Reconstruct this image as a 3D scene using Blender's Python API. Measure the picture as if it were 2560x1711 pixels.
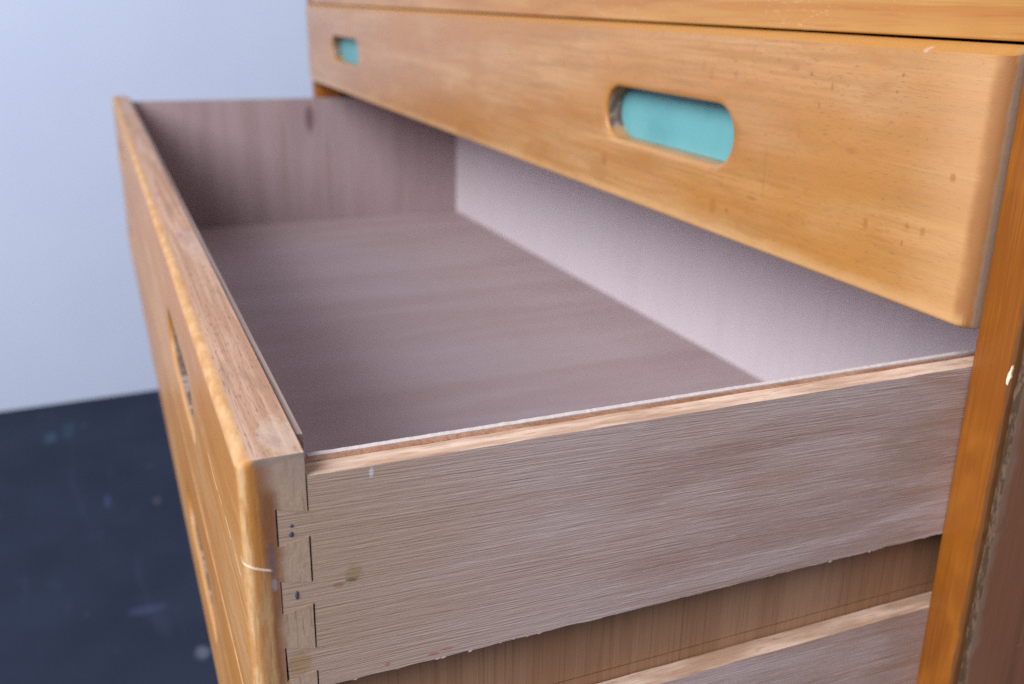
import bpy, bmesh, math, random
from mathutils import Vector, Matrix, noise as mnoise

random.seed(7)
for o in list(bpy.data.objects):
    bpy.data.objects.remove(o)
sc = bpy.context.scene
COL = sc.collection

# ------------------------------------------------------------------ camera
L, TI = 1.2, 0.0194             # width and thickness of the drawer fronts
Z0 = 0.80                      # height of the closed drawer's lower edge above the floor
FPX = 2411.5
cam_d = bpy.data.cameras.new('camera')
cam = bpy.data.objects.new('camera', cam_d)
COL.objects.link(cam)
yaw, pit, rol = 0.4014, -0.3473, 0.005
Fw = Vector((-math.cos(yaw) * math.cos(pit), math.sin(yaw) * math.cos(pit), math.sin(pit)))
Rt = Fw.cross(Vector((0, 0, 1))).normalized()
Up = Rt.cross(Fw)
R2 = math.cos(rol) * Rt + math.sin(rol) * Up
U2 = -math.sin(rol) * Rt + math.cos(rol) * Up
cam.matrix_world = Matrix(((R2.x, U2.x, -Fw.x, 0.2528), (R2.y, U2.y, -Fw.y, -0.2939), (R2.z, U2.z, -Fw.z, 0.1205 + Z0), (0, 0, 0, 1)))
cam_d.sensor_width = 36.0
cam_d.lens = 36.0 * FPX / 2560.0
cam_d.clip_start = 0.01
cam_d.clip_end = 60.0
cam_d.dof.use_dof = True
cam_d.dof.focus_distance = 0.325
cam_d.dof.aperture_fstop = 9.8
cam_d.dof.aperture_blades = 7
sc.camera = cam

# ------------------------------------------------------------------ light
world = bpy.data.worlds.new('World')
sc.world = world
world.use_nodes = True
bg = world.node_tree.nodes['Background']
bg.inputs['Color'].default_value = (0.74, 0.79, 1.0, 1)
bg.inputs['Strength'].default_value = 0.42


def area(name, loc, target, sx, sy, power, color):
    d = bpy.data.lights.new(name, 'AREA')
    d.shape = 'RECTANGLE'
    d.size, d.size_y, d.energy, d.color = sx, sy, power, color
    o = bpy.data.objects.new(name, d)
    COL.objects.link(o)
    o.location = loc
    o.rotation_euler = (Vector(target) - Vector(loc)).to_track_quat('-Z', 'Y').to_euler()
    return o


area('window_light', (0.55, -2.0, 2.32), (-0.45, 0.0, 0.75), 2.0, 1.5, 112, (0.95, 0.955, 1.0))

vs = sc.view_settings
vs.view_transform = 'Standard'
vs.look = 'None'
vs.exposure = 0.08
vs.gamma = 1.0
sc.render.engine = 'CYCLES'
sc.cycles.use_denoising = False
sc.cycles.max_bounces = 5
sc.cycles.diffuse_bounces = 3


# ------------------------------------------------------------------ node helper
class NT:
    def __init__(self, name):
        self.m = bpy.data.materials.new(name)
        self.m.use_nodes = True
        self.t = self.m.node_tree
        self.t.nodes.clear()
        self.cache = {}
        self.out = self.n('ShaderNodeOutputMaterial')
        self.b = self.n('ShaderNodeBsdfPrincipled')
        self.t.links.new(self.b.outputs[0], self.out.inputs[0])
        tc = self.n('ShaderNodeTexCoord')
        self.co = tc.outputs['Object']
        s = self.n('ShaderNodeSeparateXYZ')
        self.link(self.co, s.inputs[0])
        self.x, self.y, self.z = s.outputs
        g = self.n('ShaderNodeNewGeometry')
        s = self.n('ShaderNodeSeparateXYZ')
        self.link(g.outputs['True Normal'], s.inputs[0])
        self.nx, self.ny, self.nz = s.outputs

    def n(self, typ):
        return self.t.nodes.new(typ)

    def link(self, a, b):
        self.t.links.new(a, b)

    def put(self, v, sock):
        if isinstance(v, bpy.types.NodeSocket):
            self.link(v, sock)
        elif isinstance(v, (tuple, list)):
            sock.default_value = tuple(v) + ((1.0,) if len(v) == 3 and sock.type == 'RGBA' else ())
        else:
            sock.default_value = v

    def math(self, op, a, b=0.0, c=0.0, clamp=False):
        k = self.n('ShaderNodeMath')
        k.operation = op
        k.use_clamp = clamp
        for i, v in enumerate((a, b, c)):
            self.put(v, k.inputs[i])
        return k.outputs[0]

    def add(self, a, b): return self.math('ADD', a, b)
    def sub(self, a, b): return self.math('SUBTRACT', a, b)
    def mul(self, a, b): return self.math('MULTIPLY', a, b)

    def sm(self, v, lo, hi, a=0.0, b=1.0):
        k = self.n('ShaderNodeMapRange')
        k.interpolation_type = 'SMOOTHSTEP'
        self.put(v, k.inputs['Value'])
        k.inputs['From Min'].default_value, k.inputs['From Max'].default_value = (lo, hi) if lo < hi else (hi, lo)
        k.inputs['To Min'].default_value, k.inputs['To Max'].default_value = (a, b) if lo < hi else (b, a)
        return k.outputs[0]

    def noise(self, sx, sy, sz, detail=3.0, rough=0.5, off=(0, 0, 0), dist=0.0, src=None, rot=(0, 0, 0)):
        mp = self.n('ShaderNodeMapping')
        self.link(src or self.co, mp.inputs['Vector'])
        mp.inputs['Scale'].default_value = (sx, sy, sz)
        mp.inputs['Location'].default_value = off
        if any(rot):
            mr = self.n('ShaderNodeMapping')
            self.link(src or self.co, mr.inputs['Vector'])
            mr.inputs['Rotation'].default_value = rot
            self.link(mr.outputs[0], mp.inputs['Vector'])
        k = self.n('ShaderNodeTexNoise')
        k.inputs['Scale'].default_value = 1.0
        k.inputs['Detail'].default_value = min(detail, 2.5)
        k.inputs['Roughness'].default_value = rough
        k.inputs['Distortion'].default_value = dist
        self.link(mp.outputs[0], k.inputs['Vector'])
        return k.outputs['Fac']

    def mix(self, f, a, b, mode='MIX'):
        k = self.n('ShaderNodeMix')
        k.data_type = 'RGBA'
        k.blend_type = mode
        k.clamp_factor = True
        self.put(f, k.inputs[0])
        self.put(a, k.inputs[6])
        self.put(b, k.inputs[7])
        return k.outputs[2]

    def spot(self, c, r, ax='yz', wob=0.35, ns=400.0, off=0.0):
        """soft irregular blot centred on c with radii r in two axes"""
        S = dict(x=self.x, y=self.y, z=self.z)
        a = self.mul(self.sub(S[ax[0]], c[0]), 1.0 / r[0])
        b = self.mul(self.sub(S[ax[1]], c[1]), 1.0 / r[1])
        d = self.math('SQRT', self.add(self.mul(a, a), self.mul(b, b)))
        if wob:
            ns = 60.0 if ns < 150 else 260.0 if ns < 280 else 950.0
            if ns not in self.cache:
                self.cache[ns] = self.noise(ns, ns, ns, 2.5, 0.6, (1, 2, 3))
            d = self.add(d, self.mul(self.sub(self.cache[ns], 0.5), 3.2 * wob))
        return self.sm(d, 1.30, 0.55)

    def bump(self, h, strength=0.3, dist=0.0005, prev=None):
        k = self.n('ShaderNodeBump')
        k.inputs['Strength'].default_value = strength
        k.inputs['Distance'].default_value = dist
        self.put(h, k.inputs['Height'])
        if prev is not None:
            self.link(prev, k.inputs['Normal'])
        return k.outputs[0]

    def done(self, color, rough=0.6, normal=None, coat=0.0, coat_rough=0.2, spec=0.5):
        self.put(color, self.b.inputs['Base Color'])
        self.put(rough, self.b.inputs['Roughness'])
        self.b.inputs['Specular IOR Level'].default_value = spec
        self.put(coat, self.b.inputs['Coat Weight'])
        self.put(coat_rough, self.b.inputs['Coat Roughness'])
        if normal is not None:
            self.link(normal, self.b.inputs['Normal'])
        return self.m


def sc3(ax, along, across):
    return tuple(along if a == ax else across for a in 'xyz')


# ------------------------------------------------------------------ materials
def mat_front(name, opened):
    """varnished fruit-wood drawer front, grain along x, worn on its edges"""
    k = NT(name)
    n_big = k.noise(2.2, 30, 26, 3, 0.55, (3, 1, 5 if opened else 9), 0.6)
    n_str = k.noise(11, 420, 330, 4, 0.6, (0, 0, 0), 0.4)
    n_blot = k.noise(9, 9, 14, 3, 0.55, (2, 7, 1))
    n_fine = k.noise(26, 1200, 900, 3, 0.6)
    pore = k.sm(k.noise(210, 2300, 1900, 2, 0.55), 0.60, 0.69)
    c = k.mix(k.sm(n_big, 0.36, 0.64), (0.45, 0.188, 0.044), (0.565, 0.295, 0.105))
    c = k.mix(k.mul(k.sm(n_str, 0.40, 0.66), 0.62), c, (0.36, 0.170, 0.045))
    c = k.mix(k.mul(k.sm(n_blot, 0.46, 0.62), 0.65), c, (0.465, 0.200, 0.036))
    c = k.mix(k.mul(k.sm(k.noise(10, 14, 34, 3, 0.5, (8, 1, 4)), 0.45, 0.72), 0.35), c, (0.56, 0.35, 0.175))
    c = k.mix(k.mul(k.sm(n_fine, 0.45, 0.7), 0.42), c, (0.40, 0.17, 0.05))
    c = k.mix(k.mul(pore, 0.55), c, (0.27, 0.11, 0.04))
    c = k.mix(k.mul(k.sm(k.noise(24, 60, 95, 3, 0.6, (5, 8, 3), 0.5), 0.52, 0.68), 0.4), c, (0.40, 0.165, 0.035))
    # rubbed dents and dark fly-specks
    dirt = k.sm(k.noise(60, 60, 75, 2, 0.45, (11, 4, 2)), 0.67, 0.75)
    c = k.mix(k.mul(dirt, 0.55), c, (0.42, 0.16, 0.035))
    speck = k.sm(k.noise(210, 210, 210, 1, 0.3, (1, 9, 5)), 0.75, 0.79)
    c = k.mix(k.mul(speck, 0.6), c, (0.24, 0.09, 0.05))
    wv = k.sub(k.noise(55, 55, 55, 3, 0.6, (5, 5, 5)), 0.5)
    wv2 = k.sub(k.noise(160, 160, 160, 3, 0.6, (1, 3, 8)), 0.5)
    raw = k.mix(k.noise(300, 300, 300, 3, 0.65), (0.24, 0.165, 0.12), (0.44, 0.32, 0.23))
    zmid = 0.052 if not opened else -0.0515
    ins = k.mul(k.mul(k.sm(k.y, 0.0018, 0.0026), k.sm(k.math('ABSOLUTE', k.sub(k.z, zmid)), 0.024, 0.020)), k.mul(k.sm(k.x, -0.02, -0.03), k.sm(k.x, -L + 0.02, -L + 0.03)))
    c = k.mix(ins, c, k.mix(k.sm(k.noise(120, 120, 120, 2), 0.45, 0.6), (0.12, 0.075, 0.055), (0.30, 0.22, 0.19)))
    if not opened:
        # near end: pale rubbed zone, orange rim of old varnish, bare grey end grain
        wv3 = k.sub(k.noise(420, 420, 330, 3, 0.7, (4, 1, 2)), 0.5)
        xe = k.add(k.x, k.add(k.add(k.mul(wv, 0.004), k.mul(wv2, 0.0012)), k.mul(wv3, 0.0012)))
        c = k.mix(k.mul(k.sm(xe, -0.045, -0.008), 0.5), c, (0.66, 0.37, 0.165))
        c = k.mix(k.mul(k.sm(xe, -0.0075, -0.0025), 0.85), c, (0.31, 0.120, 0.030))
        end = k.sm(k.add(k.y, k.add(k.add(k.mul(wv, 0.003), k.mul(wv2, 0.0006)), k.mul(wv3, 0.0010))), 0.0034, 0.0052)
        end = k.mul(end, k.sm(k.x, -0.004, -0.002))
        c = k.mix(end, c, k.mix(0.5, raw, (0.36, 0.245, 0.15)))
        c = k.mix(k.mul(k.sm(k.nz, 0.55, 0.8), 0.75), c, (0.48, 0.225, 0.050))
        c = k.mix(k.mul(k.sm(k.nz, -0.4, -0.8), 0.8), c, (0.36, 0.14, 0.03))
        zb = k.add(k.z, k.mul(wv, 0.006))
        c = k.mix(k.mul(k.mul(k.sm(zb, 0.009, 0.002), k.sm(k.ny, -0.6, -0.9)), 0.55), c, (0.76, 0.45, 0.20))
        c = k.mix(k.mul(k.spot((-0.0385, 0.1010), (0.0016, 0.0012), 'xz', 0.5, 700), 0.5), c, (0.66, 0.50, 0.42))
        c = k.mix(k.mul(k.spot((-0.0655, 0.0905), (0.0075, 0.0035), 'xz', 0.4, 200), 0.45), c, (0.52, 0.22, 0.05))
        for (px, pz, rx, rz, am) in ((-0.1696, 0.015, .0022, .0034, .5), (-0.157, 0.0152, .0012, .0010, .8), (-0.137, 0.0254, .0032, .0007, .7), (-0.058, 0.0296, .0010, .0018, .6), (-0.0162, 0.0558, .0010, .0012, .6),
                                     (-0.072, 0.058, .0022, .0010, .5), (-0.088, 0.083, .0008, .0014, .7), (-0.095, 0.0745, .0005, .0011, .8), (-0.048, 0.0909, .0006, .0006, .9), (-0.129, 0.0396, .0008, .010, .3), (-0.1134, 0.0893, .0022, .0012, .45),
                                     (-0.1578, 0.0831, .0012, .0018, .4), (-0.1794, 0.0813, .0018, .0018, .4), (-0.035, 0.0333, .0010, .0010, .5), (-0.0268, 0.0328, .0010, .0014, .5), (-0.2914, 0.0212, .0022, .0030, .6), (-0.299, 0.0132, .010, .005, .3), (-0.5395, 0.008, .02, .006, .3), (-0.05, 0.025, .006, .0007, .4)):
            c = k.mix(k.mul(k.spot((px, pz), (rx * 1.4, rz * 1.4), 'xz', 0.3, 500), min(1.0, am * 1.0)), c, (0.34, 0.130, 0.028))
        coat = k.sub(0.6, k.mul(end, 0.6))
        rough = k.add(0.36, k.mul(k.noise(30, 30, 30, 2), 0.16))
    else:
        # upper face left raw, handled and stained
        rawt = k.mix(k.sm(k.noise(7, 330, 60, 3, 0.6, (4, 2, 2), 0.6), 0.36, 0.66), (0.38, 0.215, 0.130), (0.51, 0.325, 0.22))
        rawt = k.mix(k.mul(k.sm(k.noise(5, 75, 10, 3, 0.5, (1, 6, 2), 0.5), 0.46, 0.66), 0.7), rawt, (0.50, 0.345, 0.27))
        pt = k.sm(k.noise(150, 1500, 400, 2, 0.55, (7, 7, 1)), 0.56, 0.68)
        rawt = k.mix(k.mul(pt, 0.5), rawt, (0.16, 0.075, 0.055))
        rawt = k.mix(k.mul(k.sm(k.noise(22, 90, 22, 3, 0.6, (2, 2, 9)), 0.55, 0.70), 0.35), rawt, (0.24, 0.13, 0.10))
        rawt = k.mix(k.mul(k.spot((-0.013, 0.0145), (0.016, 0.0055), 'xy', 0.6, 160), 0.5), rawt, (0.54, 0.42, 0.34))
        rawt = k.mix(k.mul(k.spot((-0.011, 0.0125), (0.0045, 0.0022), 'xy', 0.8, 700, 3), 0.25), rawt, (0.20, 0.14, 0.13))
        rawt = k.mix(k.mul(k.spot((-0.300, 0.011), (0.007, 0.0022), 'xy', 0.8, 700), 0.4), rawt, (0.34, 0.10, 0.24))
        rawt = k.mix(k.mul(k.spot((-0.43, 0.008), (0.009, 0.0020), 'xy', 0.8, 700), 0.4), rawt, (0.34, 0.10, 0.26))
        topm = k.mul(k.sm(k.nz, 0.75, 0.93), k.sm(k.z, -0.008, -0.004))
        # honey coloured round-over along the top arris
        edge = k.mul(k.mul(k.sm(k.nz, 0.12, 0.5), k.sm(k.y, 0.009, 0.004)), k.sm(k.z, -0.012, -0.008))
        ec = k.mix(k.sm(k.noise(60, 160, 160, 3, 0.65), 0.35, 0.7), (0.46, 0.255, 0.11), (0.62, 0.41, 0.22))
        c = k.mix(k.mul(edge, 0.65), c, ec)
        yw = k.add(k.y, k.add(k.mul(wv, 0.0016), k.mul(wv2, 0.0010)))
        c = k.mix(k.mul(topm, k.sm(yw, 0.0030, 0.0052)), c, rawt)
        # end grain of the near end
        endm = k.mul(k.sm(k.nx, 0.25, 0.7), k.sm(k.x, -0.010, -0.006))
        yy = k.add(k.y, k.add(k.mul(k.sub(k.noise(90, 90, 28, 4, 0.6, (2, 2, 2)), 0.5), 0.0045), k.mul(wv2, 0.0012)))
        eg = k.mix(k.sm(k.noise(900, 900, 500, 3, 0.7, (3, 1, 1)), 0.3, 0.75), (0.43, 0.30, 0.21), (0.49, 0.355, 0.26))
        ecol = k.mix(k.sm(yy, 0.0020, 0.0036), (0.58, 0.365, 0.175), (0.44, 0.19, 0.045))
        ecol = k.mix(k.mul(k.sm(yy, 0.0052, 0.0068), 0.85), ecol, (0.225, 0.100, 0.050))
        ecol = k.mix(k.sm(yy, 0.0085, 0.0118), ecol, eg)
        stain = k.mul(k.mul(k.sm(yy, 0.0055, 0.0070), k.sm(yy, 0.0135, 0.0095)), k.mul(k.sm(k.add(k.z, k.mul(wv, 0.012)), -0.010, -0.014), k.sm(k.add(k.z, k.mul(wv, 0.02)), -0.075, -0.040)))
        ecol = k.mix(k.mul(stain, k.add(0.25, k.mul(k.noise(260, 260, 120, 3, 0.65, (8, 2, 2)), 0.6))), ecol, (0.20, 0.085, 0.040))
        mot = k.sm(k.noise(330, 330, 200, 3, 0.65, (2, 6, 4)), 0.50, 0.68)
        ecol = k.mix(k.mul(mot, 0.22), ecol, (0.33, 0.17, 0.075))
        zlow = k.sm(k.add(k.z, k.mul(wv, 0.02)), -0.030, -0.050)
        ecol = k.mix(k.mul(zlow, k.mul(k.sm(yy, 0.0028, 0.004), k.sm(yy, 0.0085, 0.0065))), ecol, (0.46, 0.27, 0.12))
        streak = k.sm(k.noise(900, 1100, 90, 3, 0.6, (4, 4, 8)), 0.52, 0.68)
        ecol = k.mix(k.mul(streak, 0.5), ecol, (0.26, 0.115, 0.045))
        ecol = k.mix(k.mul(k.sm(k.add(k.z, k.mul(wv2, 0.004)), -0.0035, -0.0005), k.sm(yy, 0.004, 0.006)), ecol, (0.22, 0.165, 0.14))
        ecol = k.mix(k.mul(k.sm(k.add(k.z, k.mul(wv, 0.006)), -0.0150, -0.0060), k.mul(k.sm(yy, 0.005, 0.010), 0.6)), ecol, (0.38, 0.285, 0.22))
        ecol = k.mix(k.mul(k.spot((0.0083, -0.033), (0.0009, 0.006), 'yz', 0.7, 700, 2), 0.7), ecol, (0.13, 0.10, 0.13))
        ecol = k.mix(k.mul(k.spot((0.0085, -0.0415), (0.0008, 0.0022), 'yz', 0.5, 700, 5), 0.6), ecol, (0.30, 0.28, 0.36))
        rub = k.mul(k.sm(k.noise(230, 230, 75, 3, 0.7, (6, 3, 2)), 0.44, 0.64), k.sm(k.y, 0.0075, 0.0045))
        ecol = k.mix(k.mul(rub, 0.6), ecol, (0.40, 0.165, 0.040))
        c = k.mix(endm, c, ecol)
        # a dented pale scratch wrapped round the near corner
        zc = k.sub(k.z, k.add(-0.0338, k.mul(k.y, -0.32)))
        scr = k.mul(k.sm(k.math('ABSOLUTE', k.add(zc, k.mul(wv2, 0.001))), 0.00055, 0.00025), k.mul(k.sm(k.y, 0.0085, 0.0070), k.sm(k.x, -0.008, -0.006)))
        c = k.mix(k.mul(scr, 0.8), c, (0.85, 0.66, 0.50))
        # bright rubs along the face below the arris
        lane = k.mul(k.sm(k.math('ABSOLUTE', k.add(k.z, k.add(0.041, k.mul(k.sub(k.noise(16, 3, 3, 2), 0.5), 0.016)))), 0.0007, 0.0002), k.sm(k.noise(45, 8, 8, 2, 0.5, (9, 0, 0)), 0.50, 0.58))
        c = k.mix(k.mul(k.mul(lane, k.mul(k.sm(k.x, -0.19, -0.15), k.sm(k.ny, -0.8, -0.95))), 0.75), c, (0.90, 0.68, 0.40))
        coat = k.sub(0.25, k.mul(k.math('MAXIMUM', k.math('MAXIMUM', topm, edge), endm), 0.25))
        rough = k.add(k.add(0.38, k.mul(k.noise(30, 30, 30, 2), 0.16)), k.mul(k.math('MAXIMUM', k.math('MAXIMUM', topm, edge), endm), 0.25))
    hgt = k.add(k.mul(n_fine, 0.5), k.mul(k.noise(90, 90, 90, 4, 0.6), 0.8))
    hgt = k.sub(hgt, k.mul(pore, 0.5))
    if opened:
        hgt = k.add(hgt, k.mul(k.math('MAXIMUM', topm, endm), k.mul(k.noise(900, 900, 700, 3, 0.7), 0.8)))
    else:
        hgt = k.add(hgt, k.mul(end, k.mul(k.noise(900, 900, 700, 3, 0.7), 0.6)))
    b = k.bump(hgt, 0.35, 0.00025)
    return k.done(c, rough, b, coat, 0.26, 0.22 if opened else 0.4)


def mat_side():
    """coarse unfinished board, open fibres along y"""
    k = NT('raw_side_board')
    R = (0.028, 0, 0)
    st = k.noise(600, 10, 560, 4, 0.62, (1, 2, 3), 0.25, rot=R)
    st2 = k.noise(1900, 26, 1700, 3, 0.65, (5, 2, 1), 0.3, rot=R)
    fl = k.noise(2600, 95, 2300, 2, 0.6, (2, 8, 4), rot=R)
    big = k.noise(14, 5, 22, 4, 0.55, (3, 3, 7), 0.9, rot=R)
    c = k.mix(k.sm(big, 0.34, 0.66), (0.485, 0.345, 0.290), (0.535, 0.405, 0.370))
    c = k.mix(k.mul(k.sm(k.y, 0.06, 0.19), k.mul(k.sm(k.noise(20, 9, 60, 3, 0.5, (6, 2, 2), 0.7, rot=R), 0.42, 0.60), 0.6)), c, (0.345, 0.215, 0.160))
    c = k.mix(k.mul(k.sm(st, 0.44, 0.68), 0.28), c, (0.36, 0.225, 0.160))
    c = k.mix(k.mul(k.sm(st2, 0.50, 0.72), 0.36), c, (0.28, 0.165, 0.110))
    c = k.mix(k.mul(k.sm(fl, 0.58, 0.74), 0.5), c, (0.70, 0.58, 0.50))
    # ochre stain by the joint and close to the cabinet
    c = k.mix(k.mul(k.sm(k.add(k.y, k.mul(k.sub(big, 0.5), 0.04)), 0.120, 0.012), 0.7), c, (0.42, 0.285, 0.180))
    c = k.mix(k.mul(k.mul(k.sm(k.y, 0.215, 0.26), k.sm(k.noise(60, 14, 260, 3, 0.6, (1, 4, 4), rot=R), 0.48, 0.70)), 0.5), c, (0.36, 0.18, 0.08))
    for q, (py, pz, ry, rz, col, am) in enumerate((
            (0.0324, -0.0428, 0.0027, 0.0027, (0.34, 0.235, 0.13), 0.8), (0.0316, -0.0452, 0.0020, 0.0007, (0.12, 0.08, 0.05), 0.7), (0.0275, -0.0462, 0.0018, 0.0010, (0.26, 0.17, 0.09), 0.6),
            (0.0389, -0.0100, 0.0007, 0.0017, (0.70, 0.68, 0.72), 0.7), (0.0577, -0.0797, 0.0022, 0.0006, (0.40, 0.09, 0.09), 0.55), (0.0625, -0.0790, 0.0026, 0.0005, (0.40, 0.10, 0.10), 0.5),
            (0.0421, -0.0793, 0.0011, 0.0007, (0.40, 0.10, 0.08), 0.55), (0.142, -0.066, 0.016, 0.006, (0.36, 0.22, 0.16), 0.25), (0.19, -0.040, 0.022, 0.004, (0.40, 0.24, 0.17), 0.5),
            (0.014, -0.0712, 0.0040, 0.0042, (0.34, 0.20, 0.055), 0.55))):
        c = k.mix(k.mul(k.spot((py, pz), (ry, rz), 'yz', 0.35, 330, q), am), c, col)
    # clean-sawn, paler upper edge
    topm = k.sm(k.nz, 0.6, 0.85)
    tc = k.mix(k.sm(k.noise(220, 26, 220, 4, 0.6, (9, 1, 1)), 0.36, 0.68), (0.47, 0.30, 0.20), (0.72, 0.53, 0.40))
    tc = k.mix(k.mul(k.sm(k.noise(900, 90, 900, 2, 0.6), 0.58, 0.7), 0.6), tc, (0.30, 0.15, 0.09))
    c = k.mix(topm, c, tc)
    h = k.add(k.mul(st2, 1.0), k.add(k.mul(fl, 0.7), k.mul(st, 0.4)))
    b = k.bump(h, 0.65, 0.0005)
    return k.done(c, 0.8, b, 0.0, spec=0.25)


def mat_liner(name, ca, cb, cd, ax, bump=0.35, fine=1.0, marks=()):
    """plywood sheet, grain along ax"""
    k = NT(name)
    st = k.noise(*sc3(ax, 6, 420), 4, 0.6, (2, 1, 6), 0.4)
    st2 = k.noise(*sc3(ax, 22, 1300 * fine), 3, 0.6, (1, 5, 2))
    big = k.noise(*sc3(ax, 2.2, 16), 4, 0.6, (4, 4, 1), 1.1)
    c = k.mix(k.sm(big, 0.36, 0.64), ca, cb)
    c = k.mix(k.mul(k.sm(st, 0.44, 0.70), 0.4), c, cd)
    c = k.mix(k.mul(k.sm(st2, 0.50, 0.72), 0.4), c, tuple(v * 0.72 for v in cd))
    for (cc, rr, axs, col, am) in marks:
        c = k.mix(k.mul(k.spot(cc, rr, axs, 0.2, 100), am), c, col)
    b = k.bump(k.add(st2, k.mul(st, 0.5)), bump, 0.0004)
    return k.done(c, 0.62, b, 0.0, spec=0.35)


def mat_post():
    k = NT('varnished_post')
    st = k.noise(420, 420, 9, 4, 0.6, (1, 1, 1), 0.5)
    st2 = k.noise(1700, 1700, 34, 3, 0.65)
    big = k.noise(40, 40, 26, 3, 0.5, (4, 1, 1), 0.8)
    c = k.mix(k.sm(big, 0.35, 0.65), (0.255, 0.076, 0.007), (0.35, 0.115, 0.012))
    c = k.mix(k.mul(k.sm(st, 0.42, 0.68), 0.5), c, (0.20, 0.055, 0.006))
    c = k.mix(k.mul(k.sm(st2, 0.50, 0.72), 0.35), c, (0.42, 0.155, 0.020))
    # knocked and dirty outer arris
    xe = k.add(k.x, k.mul(k.sub(k.noise(160, 160, 90, 4, 0.65), 0.5), 0.0034))
    c = k.mix(k.mul(k.sm(xe, 0.0168, 0.0182), 0.85), c, (0.13, 0.055, 0.02))
    b = k.bump(k.add(st2, k.noise(120, 120, 60, 4, 0.6)), 0.25, 0.0003)
    return k.done(c, 0.42, b, 0.3, 0.25, 0.3)


def mat_rail():
    k = NT('varnished_rail')
    st = k.noise(6, 170, 150, 4, 0.6, (3, 1, 1), 0.5)
    st2 = k.noise(26, 1000, 900, 3, 0.6)
    big = k.noise(7, 20, 24, 3, 0.5, (4, 1, 1), 0.8)
    c = k.mix(k.sm(big, 0.35, 0.65), (0.41, 0.175, 0.028), (0.50, 0.250, 0.058))
    c = k.mix(k.mul(k.sm(st, 0.44, 0.68), 0.55), c, (0.40, 0.13, 0.015))
    c = k.mix(k.mul(k.sm(st2, 0.50, 0.72), 0.4), c, (0.34, 0.11, 0.016))
    fleck = k.mul(k.sm(k.noise(230, 2600, 2200, 2, 0.5, (6, 2, 9)), 0.64, 0.72), k.sm(k.noise(9, 20, 30, 2, 0.5, (1, 1, 3)), 0.40, 0.52))
    c = k.mix(k.mul(fleck, 0.5), c, (0.86, 0.74, 0.62))
    b = k.bump(k.sub(k.add(st2, k.noise(90, 90, 90, 3)), fleck), 0.3, 0.0003)
    return k.done(c, 0.38, b, 0.5, 0.22, 0.35)


def mat_panel():
    k = NT('dark_side_panel')
    st = k.noise(200, 120, 6, 4, 0.6, (1, 1, 1), 0.6)
    st2 = k.noise(900, 700, 24, 3, 0.6)
    big = k.noise(12, 12, 5, 4, 0.55, (4, 1, 1), 0.8)
    c = k.mix(k.sm(big, 0.35, 0.65), (0.25, 0.105, 0.055), (0.33, 0.165, 0.092))
    c = k.mix(k.mul(k.sm(st, 0.46, 0.70), 0.5), c, (0.14, 0.062, 0.036))
    # abraded, greyer strip behind the front edge
    ye = k.add(k.y, k.mul(k.sub(k.noise(120, 120, 55, 4, 0.7), 0.5), 0.010))
    c = k.mix(k.mul(k.sm(ye, 0.0145, 0.0100), 0.6), c, (0.30, 0.20, 0.135))
    c = k.mix(k.sm(k.ny, -0.4, -0.7), c, k.mix(k.sm(k.noise(500, 500, 160, 3, 0.7), 0.42, 0.62), (0.07, 0.042, 0.024), (0.15, 0.095, 0.06)))
    scr = k.sm(k.noise(20, 60, 700, 2, 0.5, (2, 7, 5), 0.5), 0.71, 0.75)
    c = k.mix(k.mul(scr, 0.5), c, (0.36, 0.17, 0.10))
    b = k.bump(k.add(st2, k.noise(140, 140, 90, 4, 0.6)), 0.35, 0.0004)
    return k.done(c, 0.6, b, 0.0, 0.35, 0.25)


def mat_teal():
    k = NT('teal_paint')
    n = k.noise(40, 40, 40, 3)
    c = k.mix(k.sm(n, 0.35, 0.65), (0.105, 0.325, 0.345), (0.13, 0.37, 0.385))
    return k.done(c, 0.45, k.bump(k.noise(60, 400, 400, 3), 0.15, 0.0004))


def mat_wall():
    k = NT('painted_plaster_wall')
    n = k.noise(3, 3, 3, 4, 0.6)
    c = k.mix(k.sm(n, 0.3, 0.7), (0.66, 0.74, 0.91), (0.69, 0.77, 0.925))
    return k.done(c, 0.8, k.bump(k.noise(160, 160, 160, 4, 0.6), 0.25, 0.003), spec=0.2)


def mat_floor():
    k = NT('dark_blue_floor')
    n = k.noise(5, 5, 5, 4, 0.6)
    c = k.mix(k.sm(n, 0.3, 0.7), (0.019, 0.026, 0.048), (0.025, 0.034, 0.060))
    sm_ = k.mul(k.sm(k.noise(4, 22, 1, 4, 0.65, (3, 5, 1), 0.6), 0.55, 0.72), 0.12)
    c = k.mix(sm_, c, (0.085, 0.105, 0.17))
    spk = k.sm(k.noise(26, 26, 26, 2, 0.4, (7, 3, 1)), 0.695, 0.76)
    c = k.mix(k.mul(spk, 0.12), c, (0.17, 0.19, 0.27))
    for (px, py, rx, ry, col, am) in ((-1.93, -0.44, 0.045, 0.012, (0.06, 0.15, 0.20), 0.35), (-1.90, -0.475, 0.03, 0.012, (0.09, 0.20, 0.27), 0.4), (-1.017, -0.251, 0.016, 0.010, (0.28, 0.31, 0.40), 0.55), (-1.84, -0.225, 0.02, 0.008, (0.15, 0.16, 0.22), 0.5),
                                      (-1.556, -0.368, 0.03, 0.006, (0.10, 0.12, 0.25), 0.5), (-1.52, -0.28, 0.016, 0.008, (0.17, 0.15, 0.17), 0.5), (-1.28, -0.228, 0.02, 0.008, (0.15, 0.17, 0.24), 0.4), (-1.16, -0.32, 0.012, 0.03, (0.09, 0.11, 0.22), 0.5)):
        c = k.mix(k.mul(k.spot((px, py), (rx, ry), 'xy', 0.45, 100), am * 0.6), c, col)
    return k.done(c, 0.75, k.bump(n, 0.2, 0.004), spec=0.15)


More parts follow.
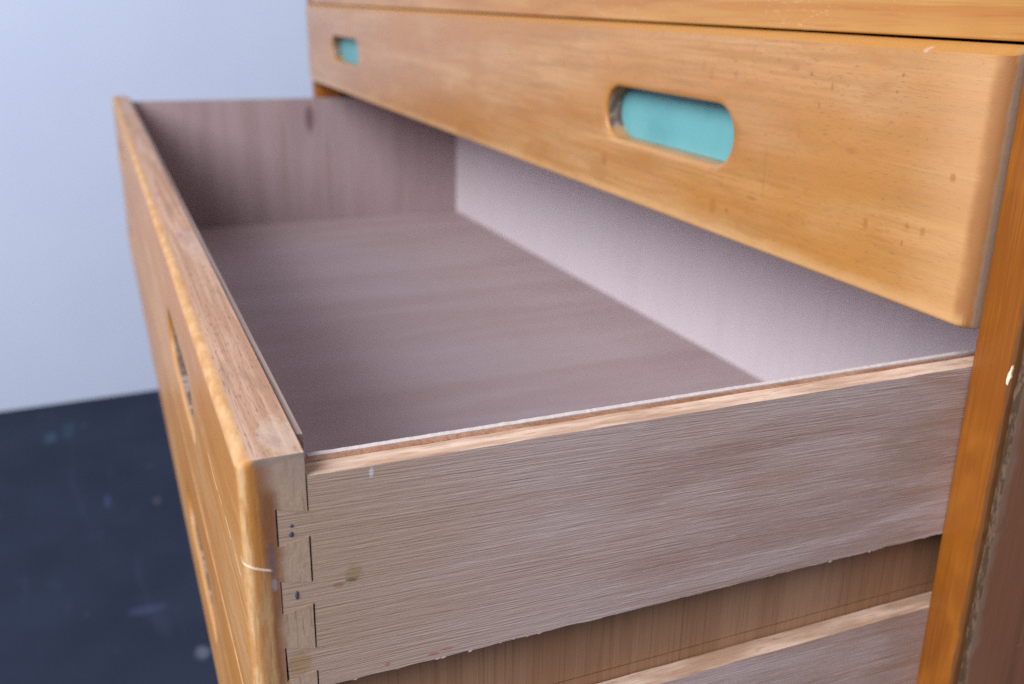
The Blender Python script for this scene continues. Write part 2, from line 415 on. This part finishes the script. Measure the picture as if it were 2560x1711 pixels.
def mat_plain(name, col, rough=0.6, var=0.25, s=300):
    k = NT(name)
    n = k.noise(s, s, s, 3, 0.6)
    c = k.mix(n, tuple(v * (1 - var) for v in col), tuple(v * (1 + var) for v in col))
    return k.done(c, rough, k.bump(n, 0.3, 0.0003))


M_front_c = mat_front('varnished_front', False)
M_front_o = mat_front('worn_varnished_front', True)
M_side = mat_side()
M_outer = mat_liner('plywood_outside', (0.30, 0.155, 0.080), (0.36, 0.20, 0.115), (0.20, 0.095, 0.048), 'z', 0.3)
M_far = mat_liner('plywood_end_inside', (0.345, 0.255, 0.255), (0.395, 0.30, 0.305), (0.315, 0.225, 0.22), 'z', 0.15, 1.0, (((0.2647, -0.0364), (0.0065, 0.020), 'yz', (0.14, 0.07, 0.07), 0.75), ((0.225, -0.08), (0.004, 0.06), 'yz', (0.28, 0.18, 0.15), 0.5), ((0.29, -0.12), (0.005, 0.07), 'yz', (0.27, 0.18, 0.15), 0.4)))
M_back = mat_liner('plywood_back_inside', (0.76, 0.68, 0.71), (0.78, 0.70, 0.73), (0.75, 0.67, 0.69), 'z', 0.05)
M_base = mat_liner('plywood_base', (0.445, 0.338, 0.335), (0.495, 0.39, 0.395), (0.395, 0.288, 0.278), 'y', 0.2)
M_core = mat_liner('plywood_core_edge', (0.30, 0.135, 0.070), (0.46, 0.245, 0.145), (0.15, 0.060, 0.035), 'z', 0.6, 1.2)
M_veneer = mat_plain('pale_veneer_edge', (0.58, 0.51, 0.48), 0.8, 0.2, 900)
M_darkedge = mat_liner('plywood_dark_edge', (0.27, 0.19, 0.15), (0.36, 0.27, 0.22), (0.12, 0.08, 0.065), 'x', 0.5)
M_post = mat_post()
M_rail = mat_rail()
M_panel = mat_panel()
M_teal = mat_teal()
M_nail = mat_plain('dark_steel', (0.075, 0.085, 0.115), 0.5, 0.4, 1500)
M_chip = mat_plain('cream_paint', (0.74, 0.69, 0.50), 0.6, 0.1)
M_carc = mat_plain('dark_carcass', (0.16, 0.085, 0.05), 0.7, 0.2, 60)
M_splint = mat_plain('torn_fibre', (0.36, 0.28, 0.24), 0.85, 0.2, 1500)


# ------------------------------------------------------------------ mesh helpers
def link(name, me, mat, parent=None, loc=None):
    o = bpy.data.objects.new(name, me)
    COL.objects.link(o)
    if mat and not me.materials:
        me.materials.append(mat)
    o.parent = parent
    if loc:
        o.location = loc
    return o


def bm_mesh(bm, name, smooth=False):
    bmesh.ops.recalc_face_normals(bm, faces=bm.faces)
    me = bpy.data.meshes.new(name)
    bm.to_mesh(me)
    bm.free()
    if smooth:
        for p in me.polygons:
            p.use_smooth = True
    return me


def box_bm(x0, x1, y0, y1, z0, z1):
    bm = bmesh.new()
    v = [bm.verts.new((x, y, z)) for z in (z0, z1) for y in (y0, y1) for x in (x0, x1)]
    for f in ((0, 1, 3, 2), (4, 6, 7, 5), (0, 4, 5, 1), (2, 3, 7, 6), (0, 2, 6, 4), (1, 5, 7, 3)):
        bm.faces.new([v[i] for i in f])
    bmesh.ops.recalc_face_normals(bm, faces=bm.faces)
    return bm


def bevel(bm, test, off, seg):
    es = [e for e in bm.edges if test((e.verts[0].co + e.verts[1].co) / 2, e)]
    bmesh.ops.bevel(bm, geom=es, offset=off, segments=seg, affect='EDGES', profile=0.5, clamp_overlap=True)


def board(name, b, mat, parent=None, r=0.0006):
    bm = box_bm(*b)
    if r:
        bmesh.ops.bevel(bm, geom=list(bm.edges), offset=r, segments=2, affect='EDGES', profile=0.5)
    return link(name, bm_mesh(bm, name), mat, parent)


def boolean(me, cutters, smooth_angle=35):
    o = bpy.data.objects.new('tmp', me)
    COL.objects.link(o)
    cs = []
    for cm in cutters:
        co = bpy.data.objects.new('tmpc', cm)
        COL.objects.link(co)
        md = o.modifiers.new('b', 'BOOLEAN')
        md.operation = 'DIFFERENCE'
        md.solver = 'EXACT'
        md.object = co
        cs.append(co)
    dg = bpy.context.evaluated_depsgraph_get()
    out = bpy.data.meshes.new_from_object(o.evaluated_get(dg))
    for x in [o] + cs:
        bpy.data.objects.remove(x)
    return out


def stadium(cx, cz, length, height, y0, y1, flare=0.0013):
    bm = bmesh.new()
    rings = []
    for y, ex in ((y0 - 0.004, flare + 0.0028), (y0, flare), (y0 + 0.0005, flare * 0.35), (y0 + flare * 1.1, 0.0), (y1 + 0.01, 0.0)):
        r = height / 2 + ex
        ring = []
        for s in (1, -1):
            for i in range(15):
                a = math.pi / 2 - math.pi * i / 14
                ring.append(bm.verts.new((cx + s * (length / 2 - height / 2) + s * r * math.cos(a) , y, cz + s * r * math.sin(a))))
        rings.append(ring)
    for a, b in zip(rings, rings[1:]):
        for i in range(len(a)):
            j = (i + 1) % len(a)
            bm.faces.new((a[i], a[j], b[j], b[i]))
    bm.faces.new(rings[0])
    bm.faces.new(rings[-1][::-1])
    bmesh.ops.recalc_face_normals(bm, faces=bm.faces)
    return bm_mesh(bm, 'cut')


def prism(poly, x0, x1):
    """polygon in (y, z) extruded along x"""
    bm = bmesh.new()
    a = [bm.verts.new((x0, y, z)) for y, z in poly]
    b = [bm.verts.new((x1, y, z)) for y, z in poly]
    bm.faces.new(a)
    bm.faces.new(b[::-1])
    for i in range(len(a)):
        j = (i + 1) % len(a)
        bm.faces.new((a[i], b[i], b[j], a[j]))
    bmesh.ops.recalc_face_normals(bm, faces=bm.faces)
    return bm


def empty(name, loc, label, cat, group=None):
    o = bpy.data.objects.new(name, None)
    COL.objects.link(o)
    o.empty_display_size = 0.05
    o.location = loc
    o['label'] = label
    o['category'] = cat
    if group:
        o['group'] = group
    return o


def weld_smooth(me, angle=40):
    bm = bmesh.new()
    bm.from_mesh(me)
    for f in bm.faces:
        f.smooth = True
    for e in bm.edges:
        if len(e.link_faces) == 2 and e.calc_face_angle(0) > math.radians(angle):
            e.smooth = False
    bm.to_mesh(me)
    bm.free()
    return me


def rounded_front(z0, z1, r_near, r_far, r_top, r_bot, seed, wob=0.00012, slope=0.0):
    """solid front board: flat back, face rounded off to its four arrises"""
    def g(d, r):
        return 0.0 if d >= r else r - math.sqrt(max(0.0, r * r - (r - d) ** 2))

    def arc(r, n):
        return [r * (1 - math.cos(math.pi / 2 * i / n)) for i in range(n + 1)]
    xs = sorted({round(-L + v, 6) for v in arc(r_far, 5)} | {round(-v, 6) for v in arc(r_near, 7)} | {round(-L + 0.012 + i * (L - 0.024) / 120, 6) for i in range(121)})
    zs = sorted({round(z0 + v, 6) for v in arc(r_bot, 5)} | {round(z1 - v, 6) for v in arc(r_top, 6)} | {round(z0 + 0.007 + i * (z1 - z0 - 0.014) / 14, 6) for i in range(15)})
    bm = bmesh.new()
    A, B = [], []
    for x in xs:
        ra, rb = [], []
        for z in zs:
            y = g(-x, r_near) + g(x + L, r_far)
            y = max(y, 0) + (g(z1 - z, r_top) if not slope else slope * max(0.0, 1 - (z1 - z) / r_top)) + g(z - z0, r_bot)
            e = min(-x, x + L, 0.01) / 0.01 * 0 + 1
            y += wob * (mnoise.noise((x * 9, z * 25, seed)) + 0.5 * mnoise.noise((x * 60, z * 60, seed + 5))) * e + wob
            zz = z
            if z in (zs[0], zs[-1]):
                zz = z + wob * 0.6 * mnoise.noise((x * 22, 2, seed))
            ra.append(bm.verts.new((x, min(y, 0.017), zz)))
            rb.append(bm.verts.new((x, TI, zz)))
        A.append(ra); B.append(rb)
    nx, nz = len(xs), len(zs)
    for i in range(nx - 1):
        for j in range(nz - 1):
            bm.faces.new((A[i][j], A[i + 1][j], A[i + 1][j + 1], A[i][j + 1]))
            bm.faces.new((B[i][j], B[i][j + 1], B[i + 1][j + 1], B[i + 1][j]))
        bm.faces.new((A[i][0], B[i][0], B[i + 1][0], A[i + 1][0]))
        bm.faces.new((A[i][-1], A[i + 1][-1], B[i + 1][-1], B[i][-1]))
    for j in range(nz - 1):
        bm.faces.new((A[0][j], A[0][j + 1], B[0][j + 1], B[0][j]))
        bm.faces.new((A[-1][j], B[-1][j], B[-1][j + 1], A[-1][j + 1]))
    return bm


# ------------------------------------------------------------------ setting


bm = box_bm(-2.22, -2.10, -3.2, 3.2, -0.05, 3.4)
w = link('wall', bm_mesh(bm, 'wall'), mat_wall())
w['kind'] = 'structure'
w['label'] = 'pale blue painted wall behind the cabinet'
bm = box_bm(-2.099, 3.0, -3.2, 3.2, -0.06, 0.0)
f = link('floor', bm_mesh(bm, 'floor'), mat_floor())
f['kind'] = 'structure'
f['label'] = 'dark navy floor with scuffs and paint specks'

HA, HL, HH = 0.2243, 0.1348, 0.0313
GD = 0.0125           # depth of the routed grip slots


def stadium_plate(cx, cz):
    bm = bmesh.new()
    ra, rb = [], []
    for s in (1, -1):
        for i in range(15):
            a = math.pi / 2 - math.pi * i / 14
            r = HH / 2 - 0.0002
            p = (cx + s * (HL / 2 - HH / 2) + s * r * math.cos(a), cz + s * r * math.sin(a))
            ra.append(bm.verts.new((p[0], GD - 0.0011, p[1])))
            rb.append(bm.verts.new((p[0], GD - 0.0001, p[1])))
    bm.faces.new(ra); bm.faces.new(rb[::-1])
    for i in range(len(ra)):
        j = (i + 1) % len(ra)
        bm.faces.new((ra[i], ra[j], rb[j], rb[i]))
    return bm_mesh(bm, 'grip_backing')


# ------------------------------------------------------------------ cabinet
PY = 0.0072           # plane of the posts' front faces
TOPZ = 0.1052         # underside of the top rail
cab = empty('cabinet', (0, 0, Z0), 'orange varnished wooden chest frame with dark brown side holding the drawers', 'cabinet')


def post(x0, x1):
    bm = box_bm(x0, x1, PY, 0.045, -Z0 + 0.004, TOPZ + 0.075)
    bmesh.ops.subdivide_edges(bm, edges=[e for e in bm.edges if abs(e.verts[0].co.z - e.verts[1].co.z) > 0.1], cuts=220)
    for v in bm.verts:       # rubbed, slightly uneven arrises
        outer = abs(v.co.x - max(x0, x1)) < 1e-5
        if v.co.y < PY + 1e-4:
            v.co.x += (mnoise.noise((v.co.z * 120, 3, outer * 7.0)) * 0.0006 + mnoise.noise((v.co.z * 420, 1, 5)) * 0.0004) * (1 if outer else 0.3)
    es = [e for e in bm.edges if all(v.co.y < PY + 1e-4 for v in e.verts) and abs(e.verts[0].co.x - e.verts[1].co.x) < 0.003]
    bmesh.ops.bevel(bm, geom=es, offset=0.0007, segments=2, affect='EDGES', profile=0.5)
    return link('post', weld_smooth(bm_mesh(bm, 'post'), 50), M_post, cab)


p = post(0.0007, 0.0191)
p['label'] = 'worn orange varnished post beside the drawer ends'
post(-L - 0.0191, -L - 0.0007)
board('top_rail', (-L - 0.0007 + 0.0, 0.0004, PY + 0.0012, 0.042, TOPZ, TOPZ + 0.0752), M_rail, cab, 0.0008)
board('top_board', (-L - 0.026, 0.026, -0.004, 0.60, TOPZ + 0.0755, TOPZ + 0.0975), M_rail, cab, 0.002)


def side_panel(x0, x1, front_wobble):
    bm = box_bm(x0, x1, PY + 0.0022, 0.595, -Z0 + 0.002, TOPZ + 0.075)
    bmesh.ops.subdivide_edges(bm, edges=[e for e in bm.edges if abs(e.verts[0].co.z - e.verts[1].co.z) > 0.1], cuts=260)
    for v in bm.verts:
        if v.co.y < 0.05:
            v.co.y += 0.0006 * mnoise.noise((v.co.z * 60, 1.3, x0)) + 0.0006 * mnoise.noise((v.co.z * 330, 4.3, x0))
    return link('side_panel', weld_smooth(bm_mesh(bm, 'side_panel'), 50), M_panel, cab)


side_panel(0.0196, 0.0228, 1)
side_panel(-L - 0.0228, -L - 0.0196, 1)
board('back_panel', (-L - 0.019, 0.019, 0.585, 0.591, -Z0 + 0.01, TOPZ + 0.074), M_carc, cab, 0)
board('lower_front_board', (-L - 0.0003, 0.0003, PY + 0.002, PY + 0.018, -Z0 + 0.004, -0.235), M_front_c, cab, 0.001)
for sx in (-L - 0.0188, 0.0012):
    for zz in (-0.0125, -0.222):
        board('drawer_runner', (sx + 0.0008, sx + 0.0168, 0.0455, 0.58, zz - 0.004, zz + 0.004), M_carc, cab, 0)
# flake of cream paint stuck on the post's outer arris
bm = bmesh.new()
pts = [(0.0172, -0.0142), (0.0175, -0.0118), (0.0181, -0.0104), (0.0183, -0.0090), (0.0187, -0.0082), (0.0189, -0.0096), (0.0187, -0.0116), (0.0189, -0.0131), (0.0184, -0.0146), (0.0181, -0.0165), (0.0174, -0.0160)]
a = [bm.verts.new((x, PY - 0.0005, z)) for x, z in pts]
b = [bm.verts.new((x, PY + 0.0005, z)) for x, z in pts]
bm.faces.new(a); bm.faces.new(b[::-1])
for i in range(len(a)):
    bm.faces.new((a[i], a[(i + 1) % len(a)], b[(i + 1) % len(a)], b[i]))
link('paint_flake', bm_mesh(bm, 'paint_flake'), M_chip, cab)

# ------------------------------------------------------------------ closed top drawer
HC = 0.1023
cd = empty('closed_drawer', (0, 0, Z0), 'closed drawer with honey varnished front and two teal grip slots above the open drawer', 'drawer')
bm = rounded_front(0.0, HC + 0.0018, 0.0056, 0.005, 0.0034, 0.0026, 3, slope=0.0085)
me = bm_mesh(bm, 'drawer_front')
me = boolean(me, [stadium(-HA, 0.052, HL, HH, 0, GD - 0.01), stadium(-L + HA, 0.052, HL, HH, 0, GD - 0.01)])
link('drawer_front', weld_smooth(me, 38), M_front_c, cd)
for cx in (-HA, -L + HA):
    link('grip_backing', stadium_plate(cx, 0.052), M_teal, cd)
board('drawer_side', (-0.0100, -0.0006, 0.0198, 0.520, 0.004, 0.088), M_side, cd, 0.0004)
board('drawer_side', (-L + 0.0006, -L + 0.0100, 0.0198, 0.520, 0.004, 0.088), M_side, cd, 0.0004)
board('drawer_back', (-L + 0.0104, -0.0104, 0.508, 0.516, 0.004, 0.088), M_side, cd, 0.0004)
board('drawer_base', (-L + 0.0104, -0.0104, 0.0200, 0.507, 0.006, 0.010), M_base, cd, 0)

# ------------------------------------------------------------------ pulled-out double drawer
D, ZT = 0.2707, -0.0034
od = empty('open_drawer', (0, -D, Z0 + ZT), 'deep drawer pulled out, two joined fronts, dovetailed sides and plywood lining', 'drawer')
od.rotation_euler = (-0.0159, -0.0090, 0.0)
H2 = 0.1030
TAILS = [(-0.0167, -0.0294, -0.0192, -0.0274), (-0.0408, -0.0525, -0.0431, -0.0508), (-0.0643, -0.0767, -0.0668, -0.0751)]
TE, SH = 0.0104, 0.0194
ST = 0.0088          # side thickness


def open_front():
    bm = rounded_front(-H2, 0.0, 0.0042, 0.004, 0.0036, 0.003, 8)
    cut = [stadium(-HA, -H2 / 2, HL, HH, 0, GD - 0.01), stadium(-L + HA, -H2 / 2, HL, HH, 0, GD - 0.01)]
    for s in (0, 1):
        for (e0, e1, b0, b1) in TAILS:
            g = -0.00006
            poly = [(TE - 0.00025, e0 + g), (TE - 0.00025, e1 - g), (SH + 0.004, b1 - g * 2 - 0.0012), (SH + 0.004, b0 + g * 2 + 0.0012)]
            # keep the flanks on the tail's slope
            k = 0.004 / (SH - TE)
            poly[2] = (SH + 0.004, b1 + (b1 - e1) * k - g)
            poly[3] = (SH + 0.004, b0 + (b0 - e0) * k + g)
            x0, x1 = ((-ST - 0.0008, 0.003) if s == 0 else (-L - 0.003, -L + ST + 0.0008))
            cut.append(bm_mesh(prism(poly, x0, x1), 'cut'))
    me = boolean(bm_mesh(bm, 'drawer_front'), cut)
    return weld_smooth(me, 38)


fm = open_front()
fu = link('drawer_front', fm, M_front_o, od)
fl = link('drawer_front', fm, M_front_o, od, (0, 0.0006, -0.1068))
for dz in (0, -0.1068):
    for cx in (-HA, -L + HA):
        link('grip_backing', stadium_plate(cx, dz - H2 / 2), M_teal, od)


def side_board(top, bottom, seed, far=False):
    """board with three tails; torn fibres along its lower edge"""
    rnd = random.Random(seed)
    sh = SH + 0.0005
    poly = [(sh, top)]
    for (e0, e1, b0, b1) in TAILS:
        d = top + 0.0078
        poly += [(sh + rnd.uniform(-.0001, .0002), b0 + d), (TE + rnd.uniform(0.0001, 0.0005), e0 + d - 0.0001), (TE + rnd.uniform(0.0001, 0.0005), e1 + d + 0.0001), (sh + rnd.uniform(-.0001, .0002), b1 + d)]
    poly.append((sh, bottom))
    y = sh
    edge = []
    while y < 0.497:
        y += rnd.uniform(0.0008, 0.0045)
        z = bottom + 0.00035 * mnoise.noise((y * 90, seed, 0)) + 0.00014 * rnd.uniform(-1, 1)
        edge.append((y, z))
        if rnd.random() < 0.16:
            edge.append((y + 0.0003, z - rnd.uniform(0.0001, 0.0004)))
            y += 0.0004
    poly += edge + [(0.4995, bottom), (0.4995, top)]
    x = 0.4995
    tops = []
    while x > sh + 0.006:
        x -= rnd.uniform(0.003, 0.009)
        tops.append((max(x, sh + 0.003), top + 0.00018 * mnoise.noise((x * 60, seed, 4)) + rnd.uniform(-1, 1) * 0.00005))
    poly += tops
    if far:
        bm = prism(poly, -L + 0.0001, -L + ST)
    else:
        bm = prism(poly, -ST, -0.0001)
    bmesh.ops.triangulate(bm, faces=[f for f in bm.faces if len(f.verts) > 4])
    return link('drawer_side', bm_mesh(bm, 'drawer_side'), M_side, od)


s_up = side_board(-0.0078, -0.0818, 3)
s_lo = side_board(-0.1177, -0.1925, 5)
side_board(-0.0078, -0.0818, 11, True)
side_board(-0.1177, -0.1925, 12, True)

# loose splinters along the torn lower edge of the near side
rnd = random.Random(21)
for i in range(7):
    y = rnd.uniform(0.03, 0.27)
    ln, th = rnd.uniform(0.001, 0.003), rnd.uniform(0.00008, 0.00018)
    bm = bmesh.new()
    z = -0.0818 + rnd.uniform(-0.0002, 0.0003)
    dz = rnd.uniform(-0.0006, 0.0003)
    vs_ = [bm.verts.new(c) for c in ((0.0002, y, z + dz), (0.0003, y + ln * 0.5, z - th + dz * 0.4), (-0.0003, y + ln, z), (0.0002, y + ln * 0.5, z + th + dz * 0.4), (-0.0004, y + ln * 0.5, z))]
    for fc in ((0, 1, 3), (1, 2, 3), (0, 4, 1), (1, 4, 2), (2, 4, 3), (3, 4, 0)):
        bm.faces.new([vs_[j] for j in fc])
    link('splinter', bm_mesh(bm, 'splinter'), M_splint, s_up)

# nails in the tails
for (y, z, ry, rz) in ((0.0145, -0.0229, 0.00055, 0.0006), (0.0143, -0.0257, 0.0007, 0.0010), (0.0148, -0.0466, 0.0006, 0.0016)):
    bm = bmesh.new()
    bmesh.ops.create_uvsphere(bm, u_segments=10, v_segments=6, radius=1.0)
    for v in bm.verts:
        v.co = Vector((v.co.x * 0.00022, y + v.co.y * ry * (1 + 0.2 * mnoise.noise(v.co * 2)), z + v.co.z * rz))
    link('nail', bm_mesh(bm, 'nail', True), M_nail, s_up)

# plywood lining: near sheet shows its brown core and a pale inner veneer along the top
XI = -ST - 0.0006
FZ = -0.1862


def ragged_sheet(x0, x1, y0, y1, z0, top, amp, step, seed, drop=0.0):
    rnd = random.Random(seed)
    ys = [y0]
    while ys[-1] < y1 - step:
        ys.append(ys[-1] + step * rnd.uniform(0.6, 1.4))
    ys[-1] = y1
    poly = [(y1, z0), (y0, z0)]
    for y in ys:
        t = (y - y0) / (y1 - y0)
        poly.append((y, top - drop * t + amp * (mnoise.noise((y * 200, seed, 1)) + rnd.uniform(-1, 1) * 0.7)))
    bm = prism(poly, x0, x1)
    bmesh.ops.triangulate(bm, faces=[f for f in bm.faces if len(f.verts) > 4])
    return bm


Y0, Y1 = TI + 0.0034, 0.4955
core = link('lining_sheet', bm_mesh(ragged_sheet(XI - 0.0034, XI, Y0 - 0.003, Y1, -0.1129, -0.0079, 0.00012, 0.0016, 2, 0.0012), 'lining_sheet'), M_outer, od)
core['label'] = 'brown plywood lining with upright grain behind the dovetailed side'
core.data.materials.append(M_core)
for pgon in core.data.polygons:
    if pgon.normal.z > 0.35:
        pgon.material_index = 1
link('lining_strip', bm_mesh(ragged_sheet(XI - 0.0034, XI - 0.0001, Y0 - 0.003, Y1, -0.190, -0.1134, 0.00004, 0.004, 4), 'lining_strip'), M_outer, od)
link('lining_veneer', bm_mesh(ragged_sheet(XI - 0.0060, XI - 0.0036, Y0, Y1, FZ + 0.0002, -0.0078, 0.00009, 0.0014, 6), 'lining_veneer'), M_veneer, od)
# far, back and front sheets
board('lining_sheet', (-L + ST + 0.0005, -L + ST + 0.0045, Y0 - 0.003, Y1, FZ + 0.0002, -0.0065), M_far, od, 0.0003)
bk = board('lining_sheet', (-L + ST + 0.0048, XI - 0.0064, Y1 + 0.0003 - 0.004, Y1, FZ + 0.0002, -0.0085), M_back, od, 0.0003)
bk['label'] = 'pale plywood sheet lining the back of the drawer'
bm = prism([(0, 0), (1, 0), (1, 1), (0, 1)], 0, 1)
bm.free()
board('lining_sheet', (-L + ST + 0.0048, XI - 0.0064, TI + 0.0004, TI + 0.0028, FZ + 0.0002, -0.0012), M_darkedge, od, 0.0002)
board('drawer_base', (-L + ST + 0.0006, XI - 0.0002, TI + 0.0016, Y1 + 0.003, FZ - 0.005, FZ), M_base, od, 0)
board('drawer_back', (-L + ST + 0.0006, XI - 0.0002, Y1 + 0.0008, Y1 + 0.0088, FZ + 0.001, -0.012), M_side, od, 0.0003)
